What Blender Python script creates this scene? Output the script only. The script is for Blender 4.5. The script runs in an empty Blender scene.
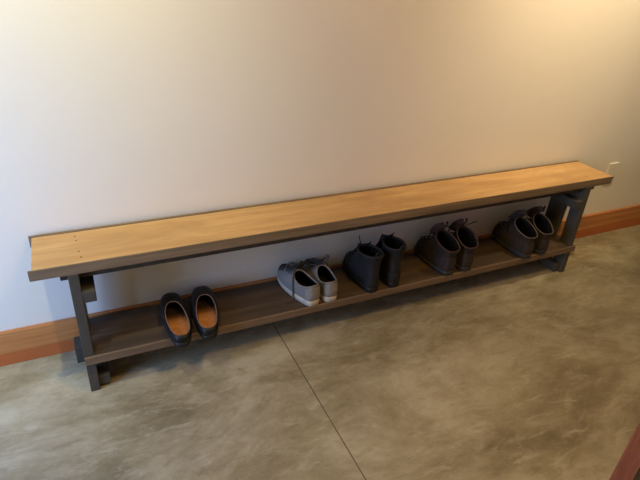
import bpy, bmesh, math, random
from mathutils import Vector, Matrix, noise
random.seed(7)
C = bpy.context.scene.collection
PI = math.pi

# ------------------------------------------------------------------ helpers
def link(name, me, mat=None, parent=None, smooth=False):
    o = bpy.data.objects.new(name, me)
    C.objects.link(o)
    if mat: me.materials.append(mat)
    if parent: o.parent = parent
    if smooth:
        for p in me.polygons: p.use_smooth = True
    return o

def obj(name, bm, mat, parent=None, smooth=False, bevel=0):
    bmesh.ops.recalc_face_normals(bm, faces=bm.faces)
    if bevel:
        es = [e for e in bm.edges if len(e.link_faces) == 2 and e.calc_face_angle(0) > .5]
        bmesh.ops.bevel(bm, geom=es, offset=bevel, segments=2, profile=.6, affect='EDGES', clamp_overlap=True)
    me = bpy.data.meshes.new(name)
    bm.to_mesh(me); bm.free()
    return link(name, me, mat, parent, smooth)

def tag(o, label=None, cat=None, group=None, kind=None):
    if label: o['label'] = label
    if cat: o['category'] = cat
    if group: o['group'] = group
    if kind: o['kind'] = kind
    return o

def thing(name, label, cat, loc=(0, 0, 0), rz=0, group=None):
    o = bpy.data.objects.new(name, None); C.objects.link(o)
    o.location = loc; o.rotation_euler = (0, 0, rz); o.empty_display_size = .05
    return tag(o, label, cat, group)

def add_hexa(bm, lo, hi):
    """lo/hi: four (x,y,z) corners of bottom and top, same order"""
    a = [bm.verts.new(p) for p in lo]; b = [bm.verts.new(p) for p in hi]
    bm.faces.new(a[::-1]); bm.faces.new(b)
    for i in range(4):
        j = (i+1) % 4
        bm.faces.new((a[i], a[j], b[j], b[i]))

def add_box(bm, x0, x1, y0, y1, z0, z1):
    add_hexa(bm, [(x0, y0, z0), (x1, y0, z0), (x1, y1, z0), (x0, y1, z0)],
                 [(x0, y0, z1), (x1, y0, z1), (x1, y1, z1), (x0, y1, z1)])

def box(name, mat, x0, x1, y0, y1, z0, z1, parent=None, bevel=0):
    bm = bmesh.new(); add_box(bm, x0, x1, y0, y1, z0, z1)
    return obj(name, bm, mat, parent, bevel=bevel)

def add_prism(bm, poly, axis_pts):
    """poly -> list of rows; axis_pts: function(row point, k) k in 0,1"""
    a = [bm.verts.new(axis_pts(p, 0)) for p in poly]
    b = [bm.verts.new(axis_pts(p, 1)) for p in poly]
    bm.faces.new(a); bm.faces.new(b[::-1])
    n = len(poly)
    for i in range(n):
        j = (i+1) % n
        bm.faces.new((a[i], b[i], b[j], a[j]))

def add_tube(bm, pts, r, n=8, closed=False):
    pts = [Vector(p) for p in pts]
    rings = []
    m = len(pts)
    prev = None
    for i, p in enumerate(pts):
        if closed: d = pts[(i+1) % m]-pts[i-1]
        else: d = pts[min(i+1, m-1)]-pts[max(i-1, 0)]
        d.normalize()
        if prev is None:
            ref = Vector((0, 0, 1)) if abs(d.z) < .9 else Vector((1, 0, 0))
            s = d.cross(ref).normalized()
        else:
            s = prev - d*prev.dot(d)
            s = s.normalized() if s.length > 1e-6 else d.orthogonal().normalized()
        prev = s
        t = d.cross(s)
        rr = r(i/(m-1)) if callable(r) else r
        rings.append([bm.verts.new(p+s*(rr*math.cos(2*PI*k/n))+t*(rr*math.sin(2*PI*k/n))) for k in range(n)])
    q = m if closed else m-1
    for i in range(q):
        A, B = rings[i], rings[(i+1) % m]
        for k in range(n):
            bm.faces.new((A[k], A[(k+1) % n], B[(k+1) % n], B[k]))
    if not closed:
        bm.faces.new(rings[0][::-1]); bm.faces.new(rings[-1])

def crom(ps, t):
    """Catmull-Rom through list of Vectors, t in 0..len-1"""
    n = len(ps); i = min(int(t), n-2); f = t-i
    p1, p2 = ps[i], ps[i+1]
    p0 = ps[i-1] if i > 0 else p1*2-p2
    p3 = ps[i+2] if i+2 < n else p2*2-p1
    return .5*((2*p1)+(p2-p0)*f+(2*p0-5*p1+4*p2-p3)*f*f+(3*p1-p0-3*p2+p3)*f**3)

def spline(pts, n=24):
    ps = [Vector(p) for p in pts]
    return [crom(ps, (len(ps)-1)*i/(n-1)) for i in range(n)]

# ------------------------------------------------------------------ materials
def srgb(r, g, b):
    f = lambda c: (c/255/12.92) if c/255 <= .04045 else ((c/255+.055)/1.055)**2.4
    return (f(r), f(g), f(b), 1)

class Mat:
    def __init__(s, name, rough=.5, spec=.5):
        s.m = bpy.data.materials.new(name); s.m.use_nodes = True
        s.t = s.m.node_tree; s.b = s.t.nodes['Principled BSDF']
        s.b.inputs['Roughness'].default_value = rough
        s.b.inputs['Specular IOR Level'].default_value = spec
        s.tc = None
    def n(s, typ, **kw):
        nd = s.t.nodes.new(typ)
        for k, v in kw.items(): setattr(nd, k, v)
        return nd
    def l(s, a, b): s.t.links.new(a, b)
    def coord(s, scale=(1, 1, 1), loc=(0, 0, 0), rot=(0, 0, 0)):
        if s.tc is None: s.tc = s.n('ShaderNodeTexCoord')
        mp = s.n('ShaderNodeMapping')
        mp.inputs['Scale'].default_value = scale; mp.inputs['Location'].default_value = loc
        mp.inputs['Rotation'].default_value = rot
        s.l(s.tc.outputs['Object'], mp.inputs[0]); return mp.outputs[0]
    def noise(s, co, scale, detail=4, rough=.55, dist=0):
        nd = s.n('ShaderNodeTexNoise'); nd.inputs['Scale'].default_value = scale
        nd.inputs['Detail'].default_value = detail; nd.inputs['Roughness'].default_value = rough
        nd.inputs['Distortion'].default_value = dist
        s.l(co, nd.inputs['Vector']); return nd.outputs['Fac']
    def ramp(s, fac, stops):
        r = s.n('ShaderNodeValToRGB'); e = r.color_ramp.elements
        while len(e) < len(stops): e.new(.5)
        for el, (p, c) in zip(e, stops): el.position = p; el.color = c if len(c) == 4 else (*c, 1)
        s.l(fac, r.inputs[0]); return r.outputs[0]
    def mix(s, fac, a, b, mode='MIX'):
        x = s.n('ShaderNodeMix', data_type='RGBA', blend_type=mode)
        if isinstance(fac, (int, float)): x.inputs[0].default_value = fac
        else: s.l(fac, x.inputs[0])
        for v, i in ((a, 6), (b, 7)):
            if isinstance(v, tuple): x.inputs[i].default_value = v
            else: s.l(v, x.inputs[i])
        return x.outputs[2]
    def col(s, c):
        if isinstance(c, tuple): s.b.inputs['Base Color'].default_value = c
        else: s.l(c, s.b.inputs['Base Color'])
    def bump(s, h, strength=.2, dist=.002):
        b = s.n('ShaderNodeBump'); b.inputs['Strength'].default_value = strength; b.inputs['Distance'].default_value = dist
        s.l(h, b.inputs['Height']); s.l(b.outputs[0], s.b.inputs['Normal'])

def gray(v): return (v, v, v, 1)

def wood(name, c0, c1, c2, grain=(1.2, 26, 26), rough=.5, blotch=None, spec=.4):
    m = Mat(name, rough, spec)
    g = m.noise(m.coord(grain), 1.6, 5, .6, .6)
    f = m.noise(m.coord((grain[0]*3, grain[1]*5, grain[2]*5)), 2.0, 3, .6)
    c = m.ramp(g, [(.28, c0), (.52, c1), (.75, c2)])
    c = m.mix(.35, c, m.ramp(f, [(.3, gray(.45)), (.65, gray(.95))]), 'SOFT_LIGHT')
    if blotch:
        b = m.noise(m.coord((1, 3, 3)), blotch[0], 4, .65, .4)
        k = m.ramp(b, [(.45, gray(0)), (.75, gray(1))])
        c = m.mix(k, c, blotch[1])
    m.col(c); m.bump(f, .12, .001)
    return m

def plain(name, c, rough=.6, spec=.4, var=.18, scale=60, bump=.15):
    m = Mat(name, rough, spec)
    nz = m.noise(m.coord(), scale, 4, .6)
    lo = tuple(x*(1-var) for x in c[:3])+(1,); hi = tuple(min(1, x*(1+var)) for x in c[:3])+(1,)
    m.col(m.ramp(nz, [(.3, lo), (.7, hi)]))
    if bump: m.bump(nz, bump, .001)
    return m

# wall paint
W = Mat('wall_paint', .75, .2)
W.col(W.ramp(W.noise(W.coord(), 1.5, 2), [(.3, (.70, .665, .61, 1)), (.7, (.715, .68, .625, 1))]))
W.bump(W.noise(W.coord(), 260, 3), .05, .0006)
M_wall = W.m
M_plate = plain('plate_plastic', (.70, .665, .61), .45, .4, .02, 30, 0).m
M_ceil = plain('ceiling_paint', (.72, .70, .66), .8, .2, .02, 3, 0).m

# polished concrete
F = Mat('polished_concrete', .5, .35)
co = F.coord()
big = F.noise(F.coord((1, 1.6, 1), rot=(0, 0, .5)), 1.7, 6, .66, .5)
mid = F.noise(F.coord((1, 2.0, 1), rot=(0, 0, -.55)), 6.0, 8, .70, .5)
streak = F.noise(F.coord((1.0, 4.0, 1), (3, 1, 0), (0, 0, .95)), 6.5, 7, .72, .6)
fine = F.noise(co, 55, 5, .7)
c = F.ramp(big, [(.34, srgb(122, 111, 84)), (.50, srgb(156, 145, 117)), (.66, srgb(186, 177, 152))])
c = F.mix(F.ramp(mid, [(.50, gray(0)), (.70, gray(.6))]), c, srgb(192, 183, 160))
c = F.mix(F.ramp(mid, [(.28, gray(.6)), (.46, gray(0))]), c, srgb(122, 110, 82))
c = F.mix(F.ramp(streak, [(.54, gray(0)), (.70, gray(.65))]), c, srgb(198, 190, 168))
c = F.mix(F.ramp(streak, [(.28, gray(.45)), (.44, gray(0))]), c, srgb(120, 106, 78))
c = F.mix(1.0, c, gray(.80), 'MULTIPLY')
c = F.mix(.18, c, F.ramp(fine, [(.35, gray(.35)), (.65, gray(.65))]), 'OVERLAY')
F.col(c)
F.l(F.ramp(mid, [(.3, gray(.42)), (.7, gray(.58))]), F.b.inputs['Roughness'])
F.bump(fine, .04, .001)
M_floor = F.m
M_joint = plain('joint_filler', srgb(100, 90, 68), .7, .2, .1, 40, 0).m

# fir trim: warm orange brown
B = Mat('fir_trim', .42, .4)
g = B.noise(B.coord((1.0, 30, 34)), 1.5, 5, .6, .4)
c = B.ramp(g, [(.3, srgb(158, 98, 54)), (.55, srgb(186, 124, 72)), (.75, srgb(200, 142, 88))])
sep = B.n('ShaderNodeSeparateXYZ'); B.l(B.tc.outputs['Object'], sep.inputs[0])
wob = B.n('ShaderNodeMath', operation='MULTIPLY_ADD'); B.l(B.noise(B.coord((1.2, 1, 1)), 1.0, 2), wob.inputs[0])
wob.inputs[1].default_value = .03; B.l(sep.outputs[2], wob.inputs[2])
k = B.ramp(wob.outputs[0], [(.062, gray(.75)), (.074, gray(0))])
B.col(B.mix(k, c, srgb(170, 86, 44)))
M_fir = B.m
M_door = wood('red_brown_wood', srgb(120, 66, 46), srgb(140, 78, 55), srgb(152, 90, 64), (14, 14, 1.0), .5).m

M_seat = wood('seat_pine', srgb(170, 133, 86), srgb(184, 147, 99), srgb(196, 162, 114), (1.0, 20, 20), .5,
              (2.2, srgb(160, 124, 80))).m
M_apron = wood('aged_edge_wood', srgb(88, 74, 58), srgb(112, 94, 74), srgb(130, 112, 90), (1.5, 30, 40), .6).m
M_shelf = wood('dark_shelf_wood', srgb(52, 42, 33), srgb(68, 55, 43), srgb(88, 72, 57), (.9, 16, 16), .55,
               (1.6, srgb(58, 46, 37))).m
M_edge = wood('shelf_edge_wood', srgb(90, 72, 56), srgb(106, 86, 68), srgb(120, 98, 78), (1.2, 30, 30), .6).m
M_gray = plain('dark_grey_paint', srgb(70, 66, 60), .55, .3, .12, 30, .1).m
M_sub = plain('dark_under_wood', srgb(66, 58, 50), .7, .2, .2, 30, .1).m
M_screw = plain('dark_screw', srgb(120, 86, 52), .5, .3, .1, 200, 0).m

# ------------------------------------------------------------------ the setting
X0, X1, YF, ZC = -3.0, 4.6, -3.4, 2.6
def struct(o): o['kind'] = 'structure'; return o
FX = .822   # saw cut in the slab
bm = bmesh.new()
add_box(bm, X0, FX-.0022, YF, .0, -.1, 0); add_box(bm, FX+.0022, X1, YF, 0, -.1, 0)
struct(obj('floor', bm, M_floor))
struct(box('trim_1', M_joint, FX-.0024, FX+.0024, YF, 0, -.09, -.0002))
struct(box('wall_back', M_wall, X0, X1+.1, 0, .1, -.1, ZC+.1))
struct(box('wall_right', M_wall, X1, X1+.1, YF, 0, -.1, ZC+.1))
struct(box('wall_front', M_wall, X0, X1+.1, YF-.1, YF, -.1, ZC+.1))
struct(box('ceiling', M_ceil, X0, X1, YF, 0, ZC, ZC+.1))
struct(box('baseboard_back', M_fir, X0, X1, -.018, 0, 0, .143, bevel=.002))

# red-brown door leaf standing ajar close to the camera on the right
A = Vector((1.547, -1.231, 0)); Bp = Vector((1.806, -1.136, 0))
dd = (Bp-A).normalized()
droot = thing('door_1', None, None, A-dd*.22, math.atan2(dd.y, dd.x)); droot['kind'] = 'structure'
bm = bmesh.new()
add_box(bm, 0, .86, -.040, -.004, .008, 2.03)
obj('door_core', bm, M_door, droot)
bm = bmesh.new()
for a, b, z0, z1 in ((0, .11, .008, 2.03), (.75, .86, .008, 2.03)): add_box(bm, a, b, -.004, .004, z0, z1)
obj('stile', bm, M_door, droot, bevel=.0015)
bm = bmesh.new()
for z0, z1 in ((.008, .20), (.95, 1.10), (1.90, 2.03)): add_box(bm, .11, .75, -.004, .003, z0, z1)
obj('rail', bm, M_door, droot, bevel=.0015)

# outlet on the wall, right of the bench
ot = thing('wall_outlet', 'wall-coloured outlet cover plate low on the wall beyond the right end of the bench', 'outlet', (2.878, 0, .397))
bm = bmesh.new(); add_box(bm, -.037, .037, -.011, 0, -.052, .058); obj('cover_plate', bm, M_plate, ot, bevel=.0012)
for s in (-1, 1):
    bm = bmesh.new(); add_box(bm, -.016, .016, -.0123, -.010, s*.021-.0135, s*.021+.0135)
    obj('receptacle', bm, M_plate, ot, bevel=.001)
bm = bmesh.new(); add_tube(bm, [(0, -.010, 0), (0, -.0121, 0)], .0035, 10); obj('screw', bm, M_plate, ot)

# ------------------------------------------------------------------ the bench
L = 2.558; ZT = .505; YB, YFr = -.012, -.235
bench = thing('bench', 'long low wooden bench with tan seat, grey legs and a shoe shelf', 'bench')
SX = 0.004
seat = None
bm = bmesh.new(); add_box(bm, SX+.002, L-.003, YFr+.0045, YB-.010, ZT-.024, ZT-.0005)
seat = obj('seat', bm, M_seat, bench, bevel=.0015)
bm = bmesh.new()
poly = [(YFr, ZT-.037), (YFr+.018, ZT-.037), (YFr+.018, ZT-.0245), (YFr+.0042, ZT-.0245), (YFr+.0042, ZT-.0002), (YFr, ZT-.0006)]
add_prism(bm, poly, lambda p, k: ((-.004, L+.002 - (ZT-p[1])*.35)[k], p[0], p[1]))
o = obj('front_edge_board', bm, M_apron, bench, bevel=.0008); o['label'] = 'weathered brown edge board along the seat front'
o = box('back_edge_board', M_apron, -.003, L-.002, YB-.010, YB, ZT-.037, ZT+.003, bench, bevel=.0012)
# dark board under the seat
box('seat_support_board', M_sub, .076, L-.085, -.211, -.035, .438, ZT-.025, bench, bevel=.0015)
for x, y in ((.135, -.055), (.138, -.085), (.142, -.16), (.146, -.197)):
    bm = bmesh.new(); add_tube(bm, [(x, y, ZT-.004), (x, y, ZT+.0004)], .0032, 12); obj('screw', bm, M_screw, seat)
for x, y in ((L-.14, -.06), (L-.14, -.19)):
    bm = bmesh.new(); add_tube(bm, [(x, y, ZT-.004), (x, y, ZT+.0004)], .0032, 12); obj('screw', bm, M_screw, seat)

def leg(x0, x1, front):
    """leg board, thin in x, wide in y, splayed a little; front legs are notched under the edge board"""
    bm = bmesh.new()
    if front:
        poly = [(-.262, 0), (-.236, ZT-.037), (-.2115, ZT-.037), (-.2115, .438), (-.180, .438), (-.200, 0)]
    else:
        poly = [(-.146, 0), (-.149, .438), (-.055, .438), (-.066, 0)]
    add_prism(bm, poly, lambda p, k: (x0[k]+(x1[k]-x0[k])*p[1]/.45, p[0], p[1]))
    obj('leg', bm, M_gray, bench, bevel=.002)
LX0, LX1 = (.100, .131), (.099, .130)       # left end frame: bottom, top
RX0, RX1 = (2.361, 2.392), (2.386, 2.417)
leg(LX0, LX1, True); leg(LX0, LX1, False)
leg(RX0, RX1, True); leg(RX0, RX1, False)
box('upper_cross_bar', M_gray, .130, .170, -.240, -.055, .358, .400, bench, bevel=.002)
box('lower_cross_bar', M_gray, .131, .168, -.250, -.055, .012, .053, bench, bevel=.002)
box('upper_cross_bar', M_gray, 2.342, 2.382, -.243, -.055, .358, .400, bench, bevel=.002)
box('lower_cross_bar', M_gray, 2.326, 2.363, -.250, -.055, .012, .053, bench, bevel=.002)
box('foot_block', M_gray, .066, .100, -.096, -.030, 0, .072, bench, bevel=.002)
box('foot_block', M_gray, 2.3925, 2.426, -.096, -.030, 0, .072, bench, bevel=.002)
for xa in (.101, 2.385):  # added blocks that shut out the bright gap between the leg tops
    box('gap_blocker', M_gray, xa, xa+.029, -.196, -.144, .392, .4375, bench, bevel=.001)
# shelf board
SZ = .152
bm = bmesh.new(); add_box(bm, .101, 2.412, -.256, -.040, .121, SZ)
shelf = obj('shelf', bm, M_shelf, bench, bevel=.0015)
bm = bmesh.new(); add_box(bm, .100, 2.413, -.264, -.256, .121, SZ)
o = obj('shelf_edge', bm, M_edge, shelf, bevel=.0015); o['label'] = 'paler worn front edge of the shelf'

# ------------------------------------------------------------------ shoes
NT = 56
def quad(a, m, b, s):
    return a*(1-s)*(1-2*s)+m*4*s*(1-s)+b*s*(2*s-1)
def ring(v0, v1, wh, wb, z, side=0, bend=0, p=.62, hb=.16):
    """closed curve heel(theta=0) -> toe(theta=pi); z=(heel,mid,toe)"""
    out = []
    for i in range(NT):
        th = 2*PI*i/NT
        s = (1-math.cos(th))/2
        sn = math.sin(th)
        e = s*s*(3-2*s)
        w = wh+(wb-wh)*math.sin(min(1, s/.72)*PI/2)**2
        u = math.copysign(abs(sn)**(p-hb*(1-e)**2), sn)*w if abs(sn) > 1e-9 else 0
        u += side*bend*(e-.35)
        out.append(Vector((u, v0+(v1-v0)*s, quad(z[0], z[1], z[2], s))))
    return out
def grid(name, rows, mat, parent, cap=False, cap0=False, thick=0):
    bm = bmesh.new()
    vs = [[bm.verts.new(p) for p in r] for r in rows]
    n = len(rows[0])
    for a, b in zip(vs, vs[1:]):
        for i in range(n):
            j = (i+1) % n
            bm.faces.new((a[i], a[j], b[j], b[i]))
    for flag, r in ((cap, vs[-1]), (cap0, vs[0])):
        if flag: bm.faces.new(r)
    return obj(name, bm, mat, parent, smooth=True)
def loft(rings, per=6):
    rows = []
    for t in range((len(rings)-1)*per+1):
        rows.append([crom([r[i] for r in rings], t/per) for i in range(NT)])
    return rows
def inset(r, d, dz=0):
    c = sum(r, Vector())/len(r)
    out = []
    for p in r:
        q = Vector((c.x-p.x, c.y-p.y, 0))
        q = q.normalized()*d if q.length > 1e-6 else q
        out.append(p+q+Vector((0, 0, dz)))
    return out
def strip(name, pts, w, arch, mat, parent, nx=9, th=.003, taper=None):
    """tongue: path pts (v,z) with half width w, arched across"""
    path = spline([(0, a, b) for a, b in pts], 14)
    bm = bmesh.new(); rows = []
    for k in range(2):
        vs = []
        for i, p in enumerate(path):
            f = i/(len(path)-1)
            ww = w*(taper(f) if taper else 1)
            d = path[min(i+1, 13)]-path[max(i-1, 0)]
            nrm = Vector((0, -d.z, d.y)).normalized()
            vs.append([bm.verts.new(p+Vector((ww*(2*j/(nx-1)-1), 0, 0))+nrm*(-arch*(2*j/(nx-1)-1)**2 - th*k)) for j in range(nx)])
        rows.append(vs)
    for k in range(2):
        for a, b in zip(rows[k], rows[k][1:]):
            for j in range(nx-1): bm.faces.new((a[j], a[j+1], b[j+1], b[j]))
    T, Bt = rows
    def side(l1, l2):
        for a in range(len(l1)-1): bm.faces.new((l1[a], l1[a+1], l2[a+1], l2[a]))
    side(T[0], Bt[0]); side(T[-1], Bt[-1])
    side([r[0] for r in T], [r[0] for r in Bt]); side([r[-1] for r in T], [r[-1] for r in Bt])
    return obj(name, bm, mat, parent, smooth=True)

def make_shoe(name, label, cat, group, loc, heading, P, side):
    t = thing(name, label, cat, (loc[0], loc[1], loc[2]), -math.radians(heading), group)
    Lh, wh, wb, bend = P['L'], P['wh'], P['wb'], P.get('bend', .008)
    R = lambda v0, v1, dwh, dwb, z, p=.62: ring(v0, v1, wh+dwh, wb+dwb, z, side, bend, p, P.get('heel_square', .16))
    # sole: flared block following the outline, with toe spring
    ts, hs = P['sole_toe'], P['sole_heel']
    spring = P.get('spring', .006)
    r0 = R(.004, Lh-.006, -.004, -.004, (0, .0, spring))
    ra = R(.000, Lh-.001, 0, 0, (.004, .003, spring+.003))
    rb = R(-.001, Lh, .001, .001, (hs*.6, (hs+ts)*.3, spring+ts*.6))
    rc = R(.001, Lh-.001, 0, 0, (hs, (hs+ts)/2-.001, spring+ts))
    rd = inset(rc, .008)
    grid('sole', [r0, ra, rb, rc, rd], P['m_sole'], t, cap=True, cap0=True)
    if P.get('band'):
        grid('welt', [inset(rc, -.0008, -.004), inset(rc, -.0022, -.0025), inset(rc, -.0008, .0005)], P['band'], t)
    rings = [[p+Vector((0, 0, -.002)) for p in inset(rc, .002)]]
    for v0, v1, dh, db, z, p in P['rings']:
        rings.append(R(v0, v1, dh, db, z, p))
    rows = loft(rings)
    grid('upper', rows, P['m_upper'], t)
    col = rows[-1]
    # lining and insole
    zi = max(hs, ts)+.003
    ins = R(.010, Lh-.020, -.006, -.008, (zi, zi, zi))
    mids = loft(rings[1:], 6)[::-1]
    inn = [inset(r, .0035) for r in mids]
    inn = [[Vector((p.x, p.y, max(p.z-.0012, zi))) for p in r] for r in inn]
    grid('lining', [inset(col, .0002, .0)]+inn+[ins], P['m_lining'], t)
    bm = bmesh.new(); bm.faces.new([bm.verts.new(p+Vector((0, 0, .001))) for p in ins])
    obj('insole', bm, P['m_insole'], t)
    # rim around the opening
    bm = bmesh.new(); add_tube(bm, [p+Vector((0, 0, -.001)) for p in inset(col, .0016)], P['rim'], 8, True)
    obj('collar', bm, P['m_rim'], t, smooth=True)
    def S(row, i): return rows[max(0, min(len(rows)-1, row))][i % NT]
    h = NT//2
    if 'tongue' in P:
        strip('tongue', P['tongue'], P['tw'], P.get('tarch', .012), P['m_tongue'], t, taper=P.get('ttaper'))
    if 'laces' in P:
        a, b, n, dlt = P['laces']
        for k in range(n):
            f = k/(n-1); row = round(a+(b-a)*f)
            d = dlt+ (1 if k > n/2 else 0)
            p, q = S(row, h-d), S(row, h+d)
            nxt = S(row+2, h+d)
            up = Vector((0, .0035, .004))
            m = (S(row, h)+up*1.4)
            pts = spline([p+up*.1, (p+m)/2+up*.7, m, (nxt+m)/2+up*.7, nxt+up*.1], 14)
            bm = bmesh.new(); add_tube(bm, pts, P['lr'], 6); obj('lace', bm, P['m_lace'], t, smooth=True)
    for path in P.get('loose', []):
        bm = bmesh.new(); add_tube(bm, spline(path, 30), P['lr'], 6); obj('lace', bm, P['m_lace'], t, smooth=True)
    if 'tab' in P:
        v, z0, z1, w = P['tab']
        bm = bmesh.new(); add_tube(bm, spline([(-w, v+.001, z0), (-w, v-.002, (z0+z1)/2), (-w*.5, v-.001, z1), (w*.5, v-.001, z1), (w, v-.002, (z0+z1)/2), (w, v+.001, z0)], 18), .0028, 8)
        obj('heel_loop', bm, P['m_rim'], t, smooth=True)
    if 'counter' in P:    # stitched-on heel panel
        a, b, span = P['counter']
        bm = bmesh.new(); g = []
        for row in range(a, b+1):
            rr = []
            for i in range(-span, span+1):
                p = S(row, i); cc = Vector((0, .05, p.z))
                f = (p-cc).normalized()*.0016
                rr.append(bm.verts.new(p+f))
            g.append(rr)
        for A_, B_ in zip(g, g[1:]):
            for i in range(len(A_)-1): bm.faces.new((A_[i], A_[i+1], B_[i+1], B_[i]))
        o = obj('heel_counter', bm, P['m_counter'], t, smooth=True)
        sm = o.modifiers.new('thickness', 'SOLIDIFY'); sm.thickness = .0016; sm.offset = 1
    return t

# --- black slip-on loafers, tan inside
m_blk = plain('black_leather', srgb(17, 17, 19), .5, .3, .2, 120, .08).m
m_blksole = plain('black_rubber', srgb(16, 16, 17), .6, .4, .1, 90, .05).m
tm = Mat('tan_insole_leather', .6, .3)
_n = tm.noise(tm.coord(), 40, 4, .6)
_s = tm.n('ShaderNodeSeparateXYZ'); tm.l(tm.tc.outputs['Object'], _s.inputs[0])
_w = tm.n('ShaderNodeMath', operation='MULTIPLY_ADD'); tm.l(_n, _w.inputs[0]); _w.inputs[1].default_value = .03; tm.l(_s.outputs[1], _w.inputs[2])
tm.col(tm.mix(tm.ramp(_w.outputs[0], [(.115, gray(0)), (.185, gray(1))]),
              tm.ramp(_n, [(.3, srgb(150, 94, 54)), (.7, srgb(184, 122, 76))]), srgb(40, 27, 20)))   # tan leather, the vamp's shade painted in towards the toe
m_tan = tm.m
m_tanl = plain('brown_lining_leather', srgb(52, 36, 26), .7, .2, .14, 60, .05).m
m_rimpink = plain('rose_brown_piping', srgb(128, 98, 86), .5, .3, .08, 90, 0).m
loafer = dict(heel_square=.06, L=.280, wh=.041, wb=.0475, bend=.010, sole_toe=.010, sole_heel=.020, spring=.004, m_sole=m_blksole,
    rings=[(-.002, .282, .002, .002, (.032, .030, .030), .60),
           (-.001, .272, .001, .001, (.042, .042, .050), .64),
           (.004, .236, -.001, -.004, (.048, .050, .063), .70),
           (.008, .192, -.003, -.010, (.050, .052, .066), .74)],
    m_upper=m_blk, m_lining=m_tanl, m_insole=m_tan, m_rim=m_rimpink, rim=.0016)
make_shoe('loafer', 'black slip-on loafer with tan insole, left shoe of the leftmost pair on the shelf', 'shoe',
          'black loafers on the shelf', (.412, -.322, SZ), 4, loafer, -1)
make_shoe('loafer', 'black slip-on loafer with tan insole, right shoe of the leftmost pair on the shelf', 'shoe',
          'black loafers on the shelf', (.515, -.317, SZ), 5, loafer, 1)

# --- grey sneakers with pale soles
m_gry = plain('grey_canvas', srgb(116, 112, 110), .8, .2, .12, 220, .2).m
m_gryc = plain('pale_grey_heel_panel', srgb(124, 119, 114), .75, .2, .10, 160, .15).m
m_wsole = plain('off_white_rubber', srgb(176, 166, 154), .55, .4, .08, 60, .05).m
m_dkl = plain('black_textile_lining', srgb(22, 21, 20), .9, .1, .2, 150, .1).m
m_gryl = plain('grey_lace_cord', srgb(74, 69, 65), .8, .2, .1, 200, 0).m
m_grt = plain('dark_grey_mesh', srgb(58, 55, 53), .85, .2, .2, 200, .2).m
sneaker = dict(L=.246, wh=.040, wb=.049, bend=.008, sole_toe=.020, sole_heel=.029, spring=.008, m_sole=m_wsole,
    rings=[(.001, .246, -.001, 0, (.050, .044, .044), .62),
           (.003, .234, -.001, -.001, (.068, .056, .060), .66),
           (.004, .180, -.003, -.008, (.084, .066, .082), .72),
           (.007, .128, -.005, -.012, (.094, .078, .102), .80)],
    m_upper=m_gry, m_lining=m_dkl, m_insole=m_dkl, m_rim=m_gry, rim=.0034,
    tongue=[(.168, .084), (.140, .104), (.120, .124), (.106, .142)], tw=.032, tarch=.012, m_tongue=m_grt,
    laces=(9, 22, 7, 5), lr=.0032, m_lace=m_gryl, counter=(1, 19, 6), m_counter=m_gryc)
sl = dict(sneaker, loose=[
    [(-.012, .125, .112), (-.030, .110, .112), (-.043, .098, .085), (-.048, .088, .045), (-.052, .080, .010), (-.068, .075, .003), (-.088, .070, .0025)],
    [(-.004, .128, .112), (-.022, .150, .128), (-.038, .160, .108), (-.024, .146, .100), (-.004, .130, .110)],
    [(.006, .128, .112), (.024, .146, .124), (.036, .150, .100), (.022, .138, .098), (.004, .128, .110)]])
sr = dict(sneaker, loose=[
    [(0, .126, .112), (.008, .116, .140), (.020, .108, .158), (.026, .106, .150), (.018, .112, .126), (.006, .124, .112)],
    [(-.004, .128, .112), (-.022, .150, .126), (-.036, .156, .104), (-.022, .142, .100), (-.004, .128, .110)],
    [(.006, .128, .112), (.024, .134, .110), (.038, .126, .086), (.043, .118, .060)]])
make_shoe('sneaker', 'grey canvas sneaker with off-white sole, left shoe of its pair, lace trailing onto the shelf', 'shoe',
          'grey sneakers on the shelf', (.944, -.264, SZ), -9, sl, -1)
make_shoe('sneaker', 'grey canvas sneaker with off-white sole, right shoe of its pair, thin lace loop standing up', 'shoe',
          'grey sneakers on the shelf', (1.025, -.264, SZ), -2, sr, 1)

# --- black boots
m_bb = plain('black_boot_leather', srgb(27, 27, 27), .65, .3, .25, 70, .2).m
m_bl = plain('black_lace_cord', srgb(20, 20, 20), .8, .2, .1, 200, 0).m
def boot_params(top, tilt=0):
    return dict(L=.246, wh=.036, wb=.047, bend=.008, sole_toe=.018, sole_heel=.028, spring=.006, m_sole=m_blksole,
    rings=[(.001, .239, -.001, 0, (.048, .040, .042), .62),
           (.002, .226, -.001, -.001, (.070, .060, .066), .66),
           (.003, .168, -.001, -.006, (.100, .090, .100), .74),
           (.004, .128, .002, -.004, (.140, .138, .146), .84),
           (-.002, .118, .008, .000, (top, top-.006, top-.004), .90)],
    m_upper=m_bb, m_lining=m_dkl, m_insole=m_dkl, m_rim=m_bb, rim=.0050,
    laces=(10, 26, 6, 4), lr=.0020, m_lace=m_bl, counter=(1, 12, 7), m_counter=m_bb)
bL = dict(boot_params(.176), tongue=[(.150, .112), (.126, .136), (.112, .160), (.104, .178)], tw=.030, tarch=.012, m_tongue=m_bb, tab=(.003, .160, .192, .010),
          loose=[[(-.012, .120, .165), (-.020, .126, .190), (-.024, .128, .206), (-.023, .129, .212)],
                 [(.006, .128, .160), (.026, .140, .150), (.036, .138, .120), (.040, .130, .096)]])
bR = dict(boot_params(.190), tongue=[(.150, .112), (.124, .148), (.112, .180), (.104, .200)], tw=.030, tarch=.012, m_tongue=m_bb, tab=(-.004, .172, .206, .012),
          loose=[[(.006, .128, .170), (.028, .140, .160), (.040, .138, .130), (.043, .130, .100)]])
make_shoe('boot', 'black leather boot, left and lower one of the black pair, lace end poking up', 'boot',
          'black boots on the shelf', (1.212, -.266, SZ), 3, bL, -1)
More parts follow.
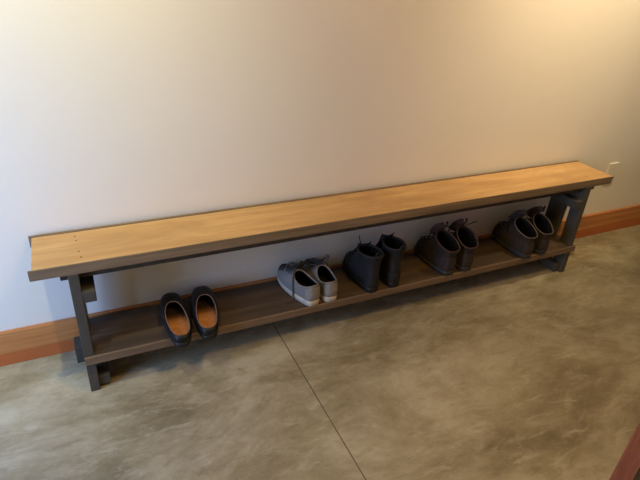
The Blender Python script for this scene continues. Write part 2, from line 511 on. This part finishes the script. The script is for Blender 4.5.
make_shoe('boot', 'black leather boot, right and taller standing one of the black pair', 'boot',
          'black boots on the shelf', (1.324, -.264, SZ), 3, bR, 1)

# --- dark brown boots with reddish collars
m_br = plain('dark_brown_leather', srgb(48, 39, 35), .65, .3, .22, 60, .2).m
m_brc = plain('reddish_brown_collar', srgb(62, 44, 40), .75, .2, .18, 80, .15).m
m_brs = plain('dark_grey_rubber', srgb(44, 43, 42), .65, .35, .1, 80, .05).m
brown = dict(L=.250, wh=.041, wb=.048, bend=.008, sole_toe=.018, sole_heel=.026, spring=.007, m_sole=m_brs,
    rings=[(.001, .242, -.001, 0, (.050, .042, .044), .62),
           (.003, .228, -.001, -.001, (.072, .064, .070), .66),
           (.004, .164, -.002, -.006, (.098, .096, .110), .74),
           (.000, .122, .002, -.004, (.116, .130, .152), .86),
           (-.006, .112, .006, .000, (.128, .148, .176), .90)],
    m_upper=m_br, m_lining=m_dkl, m_insole=m_dkl, m_rim=m_brc, rim=.0036,
    tongue=[(.128, .142), (.112, .168), (.100, .188), (.084, .202)], tw=.036, tarch=.024, m_tongue=m_brc,
    ttaper=lambda f: math.sqrt(max(.02, 1-(max(0, f-.45)/.56)**2)),
    laces=(11, 26, 6, 4), lr=.0022, m_lace=m_bl, counter=(1, 16, 5), m_counter=m_br)
brl = dict(brown, loose=[[(.006, .124, .165), (.022, .118, .186), (.034, .108, .190), (.036, .104, .170), (.040, .108, .140)],
                         [(-.010, .126, .150), (-.034, .140, .150), (-.044, .138, .118)]])
brr = dict(brown, loose=[[(.010, .122, .160), (.028, .104, .184), (.046, .088, .202), (.056, .080, .212)],
                         [(-.010, .126, .150), (-.034, .140, .150), (-.044, .138, .118)]])
make_shoe('boot', 'dark brown ankle boot with reddish collar, left boot of the brown pair', 'boot',
          'brown boots on the shelf', (1.605, -.268, SZ), 2, brl, -1)
make_shoe('boot', 'dark brown ankle boot with reddish collar, right one of its pair, lace sticking out', 'boot',
          'brown boots on the shelf', (1.710, -.268, SZ), 4, brr, 1)

# --- dark taupe walking shoes nearest the right legs
m_tp = plain('dark_taupe_suede', srgb(54, 46, 41), .8, .2, .2, 120, .25).m
m_tpc = plain('pale_taupe_collar_edge', srgb(92, 80, 70), .8, .2, .15, 120, .1).m
taupe = dict(L=.254, wh=.041, wb=.049, bend=.009, sole_toe=.020, sole_heel=.028, spring=.008, m_sole=m_brs,
    rings=[(.001, .245, -.001, 0, (.050, .044, .046), .62),
           (.003, .232, -.001, -.001, (.072, .064, .074), .66),
           (.004, .166, -.002, -.006, (.096, .094, .114), .74),
           (.000, .124, .002, -.004, (.108, .122, .148), .84),
           (-.003, .116, .005, .000, (.118, .138, .170), .88)],
    m_upper=m_tp, m_lining=m_dkl, m_insole=m_dkl, m_rim=m_tpc, rim=.0026,
    tongue=[(.132, .138), (.114, .162), (.098, .184), (.074, .200)], tw=.038, tarch=.026, m_tongue=m_tp,
    ttaper=lambda f: math.sqrt(max(.02, 1-(max(0, f-.45)/.56)**2)),
    laces=(11, 26, 6, 4), lr=.0022, m_lace=m_bl, counter=(1, 15, 5), m_counter=m_tp)
tl = dict(taupe, loose=[[(-.010, .126, .150), (-.036, .136, .146), (-.046, .128, .112), (-.048, .112, .092)]])
tr = dict(taupe, loose=[[(.010, .126, .150), (.036, .136, .146), (.046, .128, .112)]])
make_shoe('hiking_shoe', 'dark taupe hiking shoe with pale collar edge, left one of the rightmost pair', 'shoe',
          'taupe hiking shoes on the shelf', (2.062, -.276, SZ), 7, tl, -1)
make_shoe('hiking_shoe', 'dark taupe hiking shoe with pale collar edge, right one of the rightmost pair', 'shoe',
          'taupe hiking shoes on the shelf', (2.174, -.272, SZ), 7, tr, 1)

# ------------------------------------------------------------------ light
def lamp(name, typ, loc, energy, color, **kw):
    d = bpy.data.lights.new(name, typ); d.energy = energy; d.color = color
    for k, v in kw.items(): setattr(d, k, v)
    o = bpy.data.objects.new(name, d); C.objects.link(o); o.location = loc
    return o
def aim(o, target):
    o.rotation_euler = (Vector(target)-o.location).to_track_quat('-Z', 'Y').to_euler()
def spot(name, x, energy, color):
    o = lamp(name, 'SPOT', (x, -.60, 2.50), energy, color, spot_size=math.radians(80), spot_blend=1, shadow_soft_size=.03)
    aim(o, (x, 0, 1.7)); return o
spot('ceiling_spot_left', -.02, 131, (1, .923, .467))       # recessed wall washers in the ceiling
spot('ceiling_spot_right', 2.36, 190, (1, .773, .458))
lamp('overhead_fill', 'AREA', (1.2, -1.2, 2.5), 22, (1, .62, .18), shape='DISK', size=.4)  # unseen warm fill from above, no known fixture
day = lamp('daylight', 'AREA', (-1.2, -.8, .85), 42, (.23, .47, 1.0), shape='RECTANGLE', size=.8, size_y=1.2)
aim(day, (.2, 0, .3))
w = bpy.data.worlds.new('World'); bpy.context.scene.world = w; w.use_nodes = True
w.node_tree.nodes['Background'].inputs[0].default_value = (1, .74, .1, 1)
w.node_tree.nodes['Background'].inputs[1].default_value = 1.25

# ------------------------------------------------------------------ camera (solved from the bench, wall and floor lines)
cam = bpy.data.cameras.new('Camera'); co_ = bpy.data.objects.new('Camera', cam); C.objects.link(co_)
yaw, pitch, roll, fpx = .47377, .5144, .07322, 521.82
fw = Vector((math.sin(yaw)*math.cos(pitch), math.cos(yaw)*math.cos(pitch), -math.sin(pitch)))
rt = Vector((math.cos(yaw), -math.sin(yaw), 0)); up = rt.cross(fw)
r2 = rt*math.cos(roll)+up*math.sin(roll); u2 = -rt*math.sin(roll)+up*math.cos(roll)
mw = Matrix((r2, u2, -fw)).transposed().to_4x4(); mw.translation = (.1817, -1.75798, 1.40443)
co_.matrix_world = mw
cam.sensor_fit = 'HORIZONTAL'; cam.sensor_width = 36; cam.lens = 36*fpx/640; cam.clip_start = .02
bpy.context.scene.camera = co_
vs = bpy.context.scene.view_settings
vs.view_transform = 'Standard'; vs.look = 'None'; vs.exposure = 0
